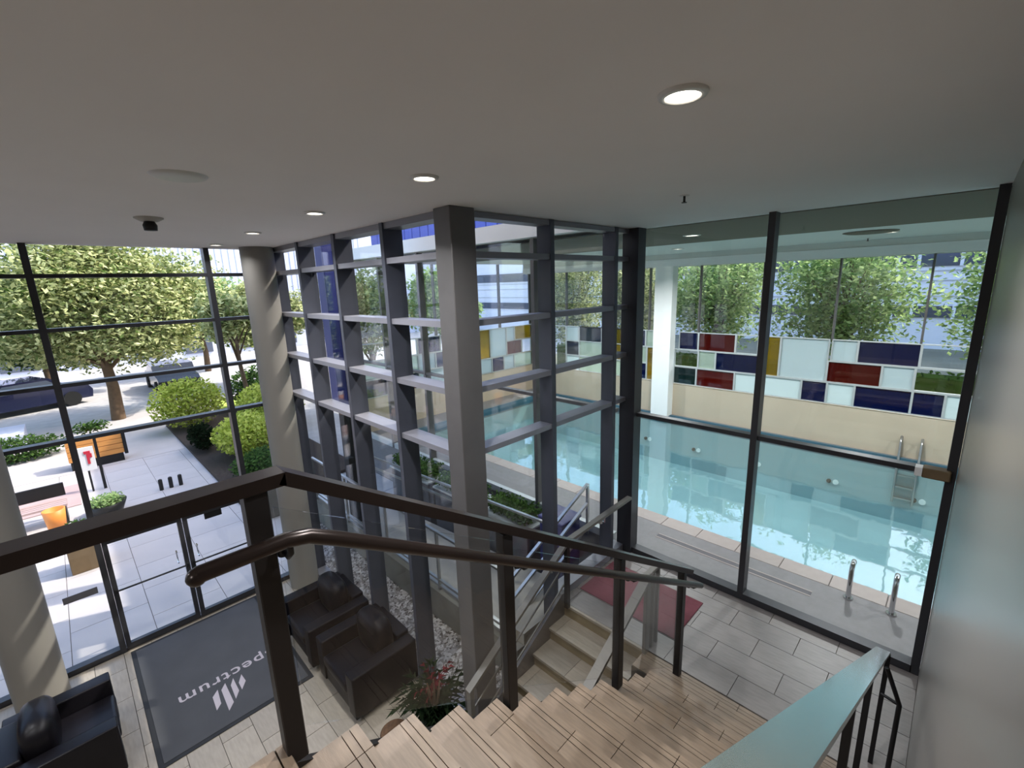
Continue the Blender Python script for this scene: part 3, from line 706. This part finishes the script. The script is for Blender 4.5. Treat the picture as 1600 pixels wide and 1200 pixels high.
# palm in black cube pot beside the lower stair
t = thing('potted_palm', (2.30, 3.62, 0), 'dark spiky potted plant in a black pot at the foot of the corner post', 'plant')
MB().lathe(2.17, 3.50, [(.0005, .005), (.13, .005), (.17, .32), (.155, .32), (.145, .28), (.0005, .28)], 20).build('pot', M['blackmetal'], t)
def fronds(cx, cy, cz, n, ln, mt, seed, par, spread=.95, name='foliage'):
    r = random.Random(seed); q = MB()
    for i in range(n):
        az = r.uniform(0, 2*pi); el = r.uniform(.25, 1.45); L_ = ln*r.uniform(.6, 1.1)
        prev = None; pts = []
        for k in range(5):
            s_ = k/4; e2 = el-s_*.7
            p = (pts[-1]+Vector((cos(az)*cos(e2), sin(az)*cos(e2), sin(e2)))*L_/4) if pts else Vector((cx, cy, cz))
            pts.append(p)
        sd_ = Vector((-sin(az), cos(az), 0))
        for k in range(1, 5):
            for sgn in (-1, 1):
                a_, b_ = pts[k-1], pts[k]; tip = b_+sd_*sgn*L_*.28*(1-.15*k)+Vector((0, 0, -.04))
                q.add([a_, a_.lerp(b_, .45), tip], [(0, 1, 2)])
        q.add([pts[0]+sd_*.008, pts[0]-sd_*.008, pts[4]], [(0, 1, 2)])
    return q.build(name, mt, par, kind='stuff')
fronds(2.17, 3.50, .30, 90, .52, M['palm'], 3, t)
fronds(2.24, 3.60, .50, 10, .30, M['redleaf'], 5, t, name='red_leaves')
q = MB()
for k in range(6): q.tube([(2.17, 3.50, .26), (2.17+.08*cos(k), 3.50+.08*sin(k), .62)], [.014, .008], 6)
q.build('stems', M['bark'], t)
tag(MB().lathe(1.80, 3.74, [(.0005, .01), (.12, .01), (.15, .08), (.15, .14), (.13, .16), (.0005, .155)], 24).build('wicker_stool', M['basket'], loc=(1.80, 3.74, 0)), 'low round brown wicker stool cut by the bottom edge of the view', 'stool')

# ================================================================== COURTYARD
def pebbles(name, x0, x1, y0, y1, z, n, seed, label, r0=.018, r1=.045):
    r = random.Random(seed); q = MB()
    for i in range(n):
        c = Vector((r.uniform(x0, x1), r.uniform(y0, y1), z)); s_ = r.uniform(r0, r1); a = r.uniform(0, pi); f = r.uniform(.6, 1)
        vs = [c+Vector((cos(a+k*pi/2.5)*s_, sin(a+k*pi/2.5)*s_*f, 0)) for k in range(5)]+[c+Vector((r.uniform(-.3, .3)*s_, 0, s_*.7))]
        q.add(vs, [(k, (k+1) % 5, 5) for k in range(5)], True)
    return tag(q.build(name, M['pebble'], loc=(x0, y0, z)), label, 'gravel', kind='stuff')
B(XB+.2, YB+.2, -.2, 3.22, YF+2.6, -.005).build('ground_bed', M['soil'])['kind'] = 'structure'
pebbles('gravel', XB+.22, 3.20, YB+.2, 9.5, 0, 6000, 11, 'strip of mixed grey and white river pebbles between the glass bay and the ramp wall')
rw = B(3.22, YB+.22, -.2, 3.34, 9.6, .46).build('retaining_wall', M['concrete'], loc=(3.28, 3.3, 0))
tag(rw, 'low stained concrete wall carrying the ramp behind the pebble strip', 'wall')
tag(MB().prism([(YB+.22, -.1), (YB+.22, .62), (9.6, .12), (11.0, 0), (11.0, -.1)], 0, 3.34, 4.42).build('ramp', M['ramp'], loc=(3.9, 3.3, 0)), 'pale concrete access ramp rising toward the pool hall behind the glass bay', 'ramp')
def fence(name, label, pts, z0, h, posts_every, rails, m, cat='railing', pr=.018, group=None):
    """pts: two 3-D ends; rails: heights below the top"""
    p, q_ = Vector(pts[0]), Vector(pts[1]); t = thing(name, p, label, cat, group); n = max(1, round((q_-p).length/posts_every))
    for i in range(n+1):
        c = p.lerp(q_, i/n); MB().box(c.x-pr, c.y-pr, c.z, c.x+pr, c.y+pr, c.z+h).build('post', m, t)
    for i, dh in enumerate(rails):
        MB().bar(p+Vector((0, 0, dh)), q_+Vector((0, 0, dh)), pr*2.2, pr*1.8).build('top_rail' if dh == max(rails) else 'lower_rail', m, t)
    return t
fence('ramp_railing', 'pale steel railing on the ramp wall behind the two armchairs', [(3.28, 9.2, .46), (3.28, YB+.4, .46)], 0, .92, 1.35, [.92, .16, .07], M['steel'])
fence('ramp_railing', 'pale steel railing along the far side of the ramp in front of the planters', [(4.40, 9.0, .30), (4.40, YB+.6, .60)], 0, .85, 1.6, [.85, .6], M['steel'])
fence('ramp_railing', 'sloping steel railing seen through the short side of the bay', [(3.5, YB+.55, .35), (5.1, YB+.55, 1.05)], 0, .80, .8, [.80, .5, .12], M['steel'])
def leaves(q, c, rad, n, size, r, shell=.55, flat=.7):
    cx, cy, cz = c
    for i in range(n):
        while True:
            d = Vector((r.gauss(0, 1), r.gauss(0, 1), r.gauss(0, 1)))
            if d.length > .1: break
        d.normalize(); k = (shell+(1-shell)*r.random()) if r.random() < .8 else r.random()
        p = Vector((cx+d.x*rad[0]*k, cy+d.y*rad[1]*k, cz+d.z*rad[2]*k))
        s_ = size*r.uniform(.6, 1.3)
        a = Vector((r.gauss(0, 1), r.gauss(0, 1), r.gauss(0, flat))).normalized(); b = a.cross(Vector((r.gauss(0, .5), r.gauss(0, .5), 1))).normalized()
        q.add([p-a*s_, p+b*s_*.55, p+a*s_, p-b*s_*.55], [(0, 1, 2, 3)])
def bush(name, c, rad, n, size, mt, label, cat='shrub', group=None, seed=1):
    r = random.Random(seed); t = thing(name, (c[0], c[1], c[2]-rad[2]), label, cat, group); q = MB()
    leaves(q, c, rad, n, size, r, .5); q.build('foliage', mt, t, kind='stuff')
    MB().tube([(c[0], c[1], c[2]-rad[2]-.02), (c[0], c[1], c[2])], [.05, .02], 6).build('stem', M['bark'], t)
    return t
def box_hedge(name, x0, y0, z0, x1, y1, z1, n, size, mt, label, seed=1, group=None):
    r = random.Random(seed); q = MB()
    q.box(x0+.08, y0+.08, z0, x1-.08, y1-.08, z1-.08)
    for i in range(n):
        p = Vector((r.uniform(x0, x1), r.uniform(y0, y1), r.uniform(z0, z1)))
        s_ = size*r.uniform(.6, 1.3)
        a = Vector((r.gauss(0, 1), r.gauss(0, 1), r.gauss(0, .7))).normalized(); b = a.cross(Vector((r.gauss(0, .5), r.gauss(0, .5), 1))).normalized()
        q.add([p-a*s_, p+b*s_*.55, p+a*s_, p-b*s_*.55], [(0, 1, 2, 3)])
    return tag(q.build(name, mt, loc=((x0+x1)/2, (y0+y1)/2, z0)), label, 'hedge', group, kind='stuff')
pl = [(4.55, 4.35, 5.35, 'nearest the bay'), (4.55, 5.55, 6.75, 'in the middle of the three'), (4.55, 6.95, 8.3, 'farthest from the bay')]
for i, (x, y0, y1, ps) in enumerate(pl):
    t = thing('planter_box', (x+.22, (y0+y1)/2, .0), 'grey rectangular planter box behind the ramp railing, '+ps, 'planter', 'planter boxes along the ramp')
    MB().box(x, y0, 0, x+.45, y1, 1.02, c=.01).build('box', M['greybox'], t)
    MB().box(x-.02, y0-.02, 1.02, x+.47, y1+.02, 1.05).build('rim', M['framelt'], t)
    box_hedge('hedge', x+.0, y0+.04, 1.09, x+.45, y1, 1.30, 1300, .035, M['leafd'], 'clipped green hedge in the planter box '+ps, 20+i, 'hedges in the planter boxes')
t = thing('recycling_bin', (5.0, 4.1, 0.0), 'dark blue bin beside the planter, seen through the short side of the bay', 'bin')
MB().box(4.62, 3.72, 0, 5.05, 4.15, 1.30, c=.02).build('body', M['bluebin'], t)
MB().box(4.60, 3.70, 1.30, 5.07, 4.17, 1.36, c=.02).build('lid', M['bluebin'], t)
t = thing('blue_upright', (3.62, 8.0, 0), 'tall dark-blue upright in the courtyard behind the bay glazing', 'pier')  # plain dark-blue boxes over a black post
for k, (a, b) in enumerate(((3.42, 3.60), (3.61, 3.79))):
    MB().box(a, 7.9, 2.55, b, 8.2, 9, c=.01).build('cladding_panel', M['blueupright'], t)
MB().box(3.50, 7.96, .26, 3.72, 8.16, 2.55).build('steel_post', M['blackmetal'], t)

# blue clad building over the pool hall
bb = thing('blue_building', (10.5, 4, 5.7), 'blue ribbed metal building rising above the white fascia of the pool hall', 'building')
B(9.05, -12, 5.92, 12.2, 16.4, 10.8).build('wall', M['bluewall'], bb)  # unseen upper part raised to keep the sun off the entrance mat
ym = -3.0; pm = MB().box(0, 0, 0, .05, .44, 4.85, c=.01).mesh('cladding_panel', M['bluewall'])
while ym < 16.2:
    o = bpy.data.objects.new('cladding_panel', pm); COL.objects.link(o); o.parent = bb; o.location = Vector((9.0, ym, 5.92))-org(bb); ym += .46
# pale building far behind the entrance trees
lb_ = thing('office_building', (6, 42, 0), 'pale lavender ribbed building behind the trees beyond the entrance', 'building')
B(-30, 42, 0, 32, 50, 15).build('wall', M['lav'], lb_)
pm2 = MB().box(0, 0, 0, .34, .06, 13).mesh('cladding_panel', M['lav'])
xm = -4.0
while xm < 22:
    o = bpy.data.objects.new('cladding_panel', pm2); COL.objects.link(o); o.parent = lb_; o.location = Vector((xm, 41.94, 2))-org(lb_); xm += .46
for i in range(9): B(-6+i*3.2, 41.9, .3, -4.2+i*3.2, 41.97, 2.0).build('window', M['winlt'], lb_)
# long white building behind the far trees of the pool side
wb = thing('white_building', (34, 5, 0), 'long white building with a dark band of windows behind the trees across the pool', 'building')
B(33, -40, 0, 44, 41, 12).build('wall', M['bldg'], wb)
B(32.93, -30, 4.95, 33, 40, 5.75).build('window_band', M['winlt'], wb)
B(32.9, -30, 2.3, 33, 40, 2.9).build('window_band', M['winlt'], wb)
pm3 = MB().box(-.06, -.07, 0, 0, .07, .85).mesh('pier', M['bldg'])
for i in range(34):
    for z_ in (4.93, 2.2):
        o = bpy.data.objects.new('pier', pm3); COL.objects.link(o); o.parent = wb; o.location = Vector((32.94, -12+i*1.25+(0.4 if i % 2 else 0), z_))-org(wb)
for z_ in (3.4, 4.2, 4.7): B(32.96, -30, z_, 33.0, 40, z_+.05).build('band_course', M['framelt'], wb)

# ================================================================== TREES
def tree(loc, h, crown, mt, label, group=None, n=9000, size=.13, seed=1, trunk_r=.16, clumps=16, name='tree', dark=None):
    """crown=(rx,ry,rz); h = crown centre height above the base"""
    r = random.Random(seed); x, y, z = loc; t = thing(name, loc, label, 'tree', group)
    q = MB(); q.tube([(x, y, z-.05), (x+.05, y, z+h*.3), (x-.04, y+.05, z+h*.6), (x, y, z+h)], [trunk_r, trunk_r*.8, trunk_r*.65, trunk_r*.4], 10)
    q.build('trunk', M['bark'], t)
    q = MB(); cs = []
    for i in range(clumps):
        d = Vector((r.gauss(0, 1), r.gauss(0, 1), r.gauss(0, 1))).normalized(); k = r.uniform(.35, .8)
        c = Vector((x+d.x*crown[0]*k, y+d.y*crown[1]*k, z+h+d.z*crown[2]*k)); cs.append(c)
        b0 = Vector((x, y, z+h*r.uniform(.45, .9)))
        q.tube([b0, b0.lerp(c, .5)+Vector((0, 0, .1)), c], [trunk_r*.35, trunk_r*.22, trunk_r*.08], 6, cap=False)
    q.build('branches', M['bark'], t)
    q = MB()
    for c in cs: leaves(q, c, (crown[0]*.42, crown[1]*.42, crown[2]*.40), n//clumps, size, r, .45)
    q.build('crown', mt, t, kind='stuff')
    return t
gt = 'trees beyond the entrance glass'
tree((1.2, 23.4, 0), 4.3, (4.3, 2.8, 2.9), M['leafy'], 'large sunlit tree with a brown trunk in the plaza beyond the entrance', None, 62000, .10, 1, .24, 60)
tree((-6.0, 22.5, 0), 3.9, (2.6, 2.4, 2.4), M['leafg'], 'leafy tree at the far left edge beyond the entrance glass', None, 22000, .12, 2, .2, 36)
tree((7.6, 25.5, 0), 3.7, (2.6, 2.4, 1.9), M['leafy'], 'lower round tree seen just left of the round column', None, 20000, .12, 3, .16, 34)
tree((-.6, 30.5, 0), 3.8, (4.2, 2.6, 2.6), M['leafd'], 'dark leafy tree behind the large sunlit one', None, 16000, .16, 4, .18, 26)
tree((6.4, 33.5, 0), 3.9, (3.4, 2.6, 2.4), M['leafg'], 'green tree far behind, beside the blue upright', None, 8000, .16, 5, .18, 14)
# courtyard beyond the hall
tree((8.2, 15.5, 0), 3.8, (2.0, 2.0, 1.9), M['leafy'], 'sunny yellow-green tree beyond the end wall of the pool hall', None, 9000, .10, 6, .12, 16)
tree((12.6, 17.0, 0), 4.2, (2.0, 2.0, 2.0), M['leafg'], 'green tree beyond the end wall, right of the sunny one', None, 8000, .12, 7, .13, 14)
tree((4.6, 18.6, 0), 3.9, (1.5, 1.4, 1.6), M['leafy'], 'small tree between the blue upright and the hall fascia', None, 6000, .10, 8, .1, 12)
# row across the pool
rows = [(17.3, -1.0, .62, 3.4, 1.9, 'leafg', 'green tree across the pool at the right mullion'), (17.6, 2.7, .62, 3.5, 2.25, 'leafg', 'full green tree across the pool in the right glass bay'),
        (17.2, 6.5, .62, 3.5, 2.2, 'leafg', 'full green tree across the pool just right of the white column'), (18.0, 10.2, .62, 3.5, 2.0, 'leafy', 'yellow-green tree across the pool left of the white column'),
        (18.4, 13.9, .62, 3.5, 1.8, 'leafy', 'yellow-green tree seen across the pool through the bay glazing')]
for i, (x, y, z, h, cr, mt, lb) in enumerate(rows):
    tree((x, y, z), h, (cr, cr, 2.5), M[mt], lb, None, 12000, .085, 30+i, .09, 40)
# low planting across the pool
box_hedge('hedge', 14.5, -3, .62, 15.3, 12, 2.3, 11000, .07, M['leafd'], 'low green hedge across the pool below the far trees', 41)
# shrubs of the plaza
bush('shrub', (3.5, 14.5, .72), (.95, 1.1, .62), 5000, .06, M['leafyel'], 'yellow-green rounded shrub beside the plaza path', seed=51)
bush('shrub', (4.9, 17.0, .9), (1.1, 1.2, .8), 6000, .07, M['leafyel'], 'larger yellow-green shrub behind, left of the round column', seed=52)
bush('shrub', (3.3, 12.3, .47), (.9, .9, .36), 3500, .05, M['leafd'], 'low dark green ground shrub nearest the round column', seed=53)
bush('shrub', (2.9, 19.3, 1.0), (1.2, .9, .9), 5000, .07, M['leafyel'], 'pale yellow-green shrub under the large tree', seed=54)
bush('shrub', (5.7, 20.4, .95), (1.3, 1.2, .9), 4500, .08, M['leafd'], 'dark clipped shrub between the yellow-green ones', seed=55)
bush('shrub', (-1.6, 19.8, .35), (1.4, .7, .4), 3000, .06, M['leafd'], 'low dark planting at left beyond the wooden boxes', seed=56)
bush('shrub', (2.62, 16.2, .5), (.35, .8, .4), 1800, .05, M['palm'], 'dark shrub at the edge of the path', seed=57)
tag(B(4.4, 21.8, 0, 6.9, 23.6, .05).build('lawn', M['grass'], loc=(8, 24, 0)), 'bright yellow-green lawn strip seen left of the round column', 'lawn')
tag(B(2.3, 11.2, 0, 5.2, 20.5, .08).build('planting_bed', M['soil'], loc=(3.5, 15, 0)), 'dark soil bed under the shrubs beside the path', 'bed')

# ================================================================== PLAZA OBJECTS
def wooden_box(x0, y0, x1, y1, z0, z1, label):
    t = thing('wooden_planter', ((x0+x1)/2, (y0+y1)/2, 0), label, 'planter')
    n = 4; hh = (z1-z0)/n
    for k in range(n):
        MB().box(x0, y0, z0+k*hh, x1, y1, z0+(k+1)*hh-.012, c=.006).build('plank', M['orange'], t)
    MB().box(x0+.03, y0+.03, 0, x1-.03, y1-.03, z0).build('plinth', M['blackmetal'], t)
    MB().box(x1, y0-.02, z0-.05, x1+.08, y1+.02, z1+.02).build('end_frame', M['blackmetal'], t)
wooden_box(-.35, 17.2, .85, 17.7, .25, .85, 'orange wooden planter box on dark legs, right one beyond the entrance mullion')
wooden_box(-3.0, 16.0, -1.55, 16.5, .2, .85, 'orange wooden planter box, left one beside the grey column')
t = thing('planting', (.2, 17.5, .86), 'mixed flowers filling the right wooden planter', 'plant')
r = random.Random(61); q = MB(); leaves(q, (.25, 17.45, 1.12), (.5, .2, .18), 500, .05, r, .2); q.build('foliage', M['leafd'], t, kind='stuff')
t = thing('round_planter', (.15, 13.1, 0), 'dark round bowl of grey-green plants on the white paving', 'planter')
MB().lathe(.15, 13.1, [(.0005, .0), (.25, .0), (.36, .28), (.33, .28), (.30, .22), (.0005, .22)], 24).build('bowl', M['blackmetal'], t)
r = random.Random(62); q = MB(); leaves(q, (.15, 13.1, .32), (.34, .34, .14), 900, .04, r, .2); q.build('foliage', M['leafg'], t, kind='stuff')
t = thing('notice_board', (-.02, 15, 0), 'white notice board with a red figure on a dark post', 'sign')
MB().box(-.17, 14.98, .55, .17, 15.02, 1.15).build('panel', M['signw'], t)
MB().box(.02, 14.965, .88, .12, 14.98, .98).box(-.02, 14.965, .98, .10, 14.98, 1.05).box(.02, 14.965, .72, .07, 14.98, .88).build('red_figure', M['red'], t)
MB().box(.20, 14.97, 0, .26, 15.03, 1.35).box(-.02, 14.97, 0, .02, 15.0, .55).build('post', M['blackmetal'], t)
t = thing('dark_bench', (-1.2, 13.6, 0), 'long dark slatted bench with a pale seat at left beyond the column', 'bench')
for k in range(4): MB().box(-2.6, 13.2+k*.12, .40, -.45, 13.3+k*.12, .44).build('slat', M['pinkpave'], t)
MB().box(-2.6, 13.68, .50, -.45, 13.74, .78).build('backrest', M['blackmetal'], t)
for x in (-2.5, -1.5, -.55): MB().box(x, 13.2, 0, x+.07, 13.68, .40).build('leg', M['blackmetal'], t)
t = thing('orange_bucket', (-.62, 12.1, 0), 'small glowing orange bucket in the sun beside the grey column', 'bucket')
MB().lathe(-.62, 12.1, [(.0005, .35), (.13, .35), (.17, .75), (.15, .75), (.12, .4), (.0005, .4)], 20).build('bucket', M['orangebin'], t)
MB().cyl(-.62, 12.1, 0, .35, .05, 10).build('stand', M['blackmetal'], t)
for i, x in enumerate((1.2, 1.4, 1.6)):
    tag(MB().cyl(x, 13.7, 0, .26, .045, 10).ell((x, 13.7, .26), (.045, .045, .03), 10, 6).build('bollard', M['blackmetal'], loc=(x, 13.7, 0)), ('left', 'middle', 'right')[i]+' one of three short dark posts standing on the white paving', 'bollard', 'short dark posts on the paving')
t = thing('tall_planter', (-.4, 10.9, 0), 'brown square planter outside the left fixed glass beside the doors', 'planter')
MB().box(-.52, 10.5, 0, -.14, 10.9, .62, c=.01).build('pot', M['brownbox'], t)
r = random.Random(63); q = MB(); leaves(q, (-.33, 10.7, .75), (.2, .2, .18), 400, .04, r, .2); q.build('foliage', M['leafd'], t, kind='stuff')
t = thing('tall_planter', (2.75, 10.2, 0), 'grey concrete litter bin outside behind the round column', 'bin')
MB().box(2.52, 10.0, 0, 2.95, 10.4, .78, c=.02).build('body', M['concrete'], t)
MB().box(2.50, 9.98, .78, 2.97, 10.42, .84, c=.01).build('lid', M['greybox'], t)
t.name = 'outdoor_bin'
def car(x, y, rot, m, label):
    t = thing('car', (0, 0, 0), label, 'car')
    prof = [(-2.1, .25), (-2.15, .7), (-1.9, .85), (-1.3, .9), (-.8, 1.35), (.7, 1.38), (1.3, .95), (2.0, .85), (2.15, .6), (2.1, .25)]
    MB().prism(prof, 1, -.85, .85).build('body', m, t)
    for s_ in (-.86, .853): MB().prism([(-1.15, .92), (-.75, 1.28), (.62, 1.30), (1.05, .95)], 1, s_, s_+.007).build('side_window', M['winlt'], t)
    for wx in (-1.35, 1.35):
        for wy in (-.8, .8): MB().tube([(wx, wy-.1, .32), (wx, wy+.1, .32)], .32, 18).build('wheel', M['tyre'], t)
    t.location = (x, y, 0); t.rotation_euler.z = rot
    return t
car(-3.2, 31, radians(5), M['carlt'], 'silver car parked at the far left under the trees')
car(-1.5, 28.6, radians(20), M['cardk'], 'dark blue car parked left of the tree trunk')
car(3.9, 29.0, radians(90), M['carblk'], 'black car parked right behind the tree trunk')
tag(B(-3.6, 21.4, 0, -1.3, 23.2, .45).build('utility_box', M['lav'], loc=(-2.4, 22, 0)), 'pale lilac low block at the far left behind the planting', 'box')
tag(B(-4.5, 20.9, 0, -.6, 21.1, .16).build('kerb', M['brownbox'], loc=(-2.5, 21, 0)), 'low brown kerb edging the planting at far left', 'kerb')

# pool ladder rails and drain
t = thing('pool_handrail', (6.15, .37, ZL), 'pair of short chrome grab posts on the near pool edge', 'railing')
for y in (.57, .17):
    MB().tube([(6.1, y, ZL), (6.1, y, 1.33), (6.14, y, 1.39), (6.22, y, 1.39), (6.26, y, 1.36)], .026, 12).cyl(6.1, y, ZL, ZL+.015, .05, 14).build('post', M['chrome'], t)
t = thing('pool_ladder', (11.93, .45, ZL), 'dark pool ladder at the far edge of the pool near the right mullion', 'ladder')
for y in (.30, .62): MB().tube([(11.97, y, ZL), (11.97, y, 1.35), (11.90, y, 1.42), (11.82, y, 1.3), (11.82, y, .0)], .022, 10).build('rail', M['steel'], t)
for z_ in (.1, .35, .6): MB().box(11.78, .32, z_, 11.86, .60, z_+.03).build('rung', M['steel'], t)
t = thing('deck_drain', (6.05, 1.4, ZL), 'long narrow linear drain in the pool deck beside the glass', 'drain')
MB().box(5.83, .9, ZL, 5.85, 2.9, ZL+.004).box(5.93, .9, ZL, 5.95, 2.9, ZL+.004).build('edge_strip', M['coping'], t)
MB().box(5.85, .9, ZL, 5.93, 2.9, ZL+.002).build('grate', M['greybox'], t)
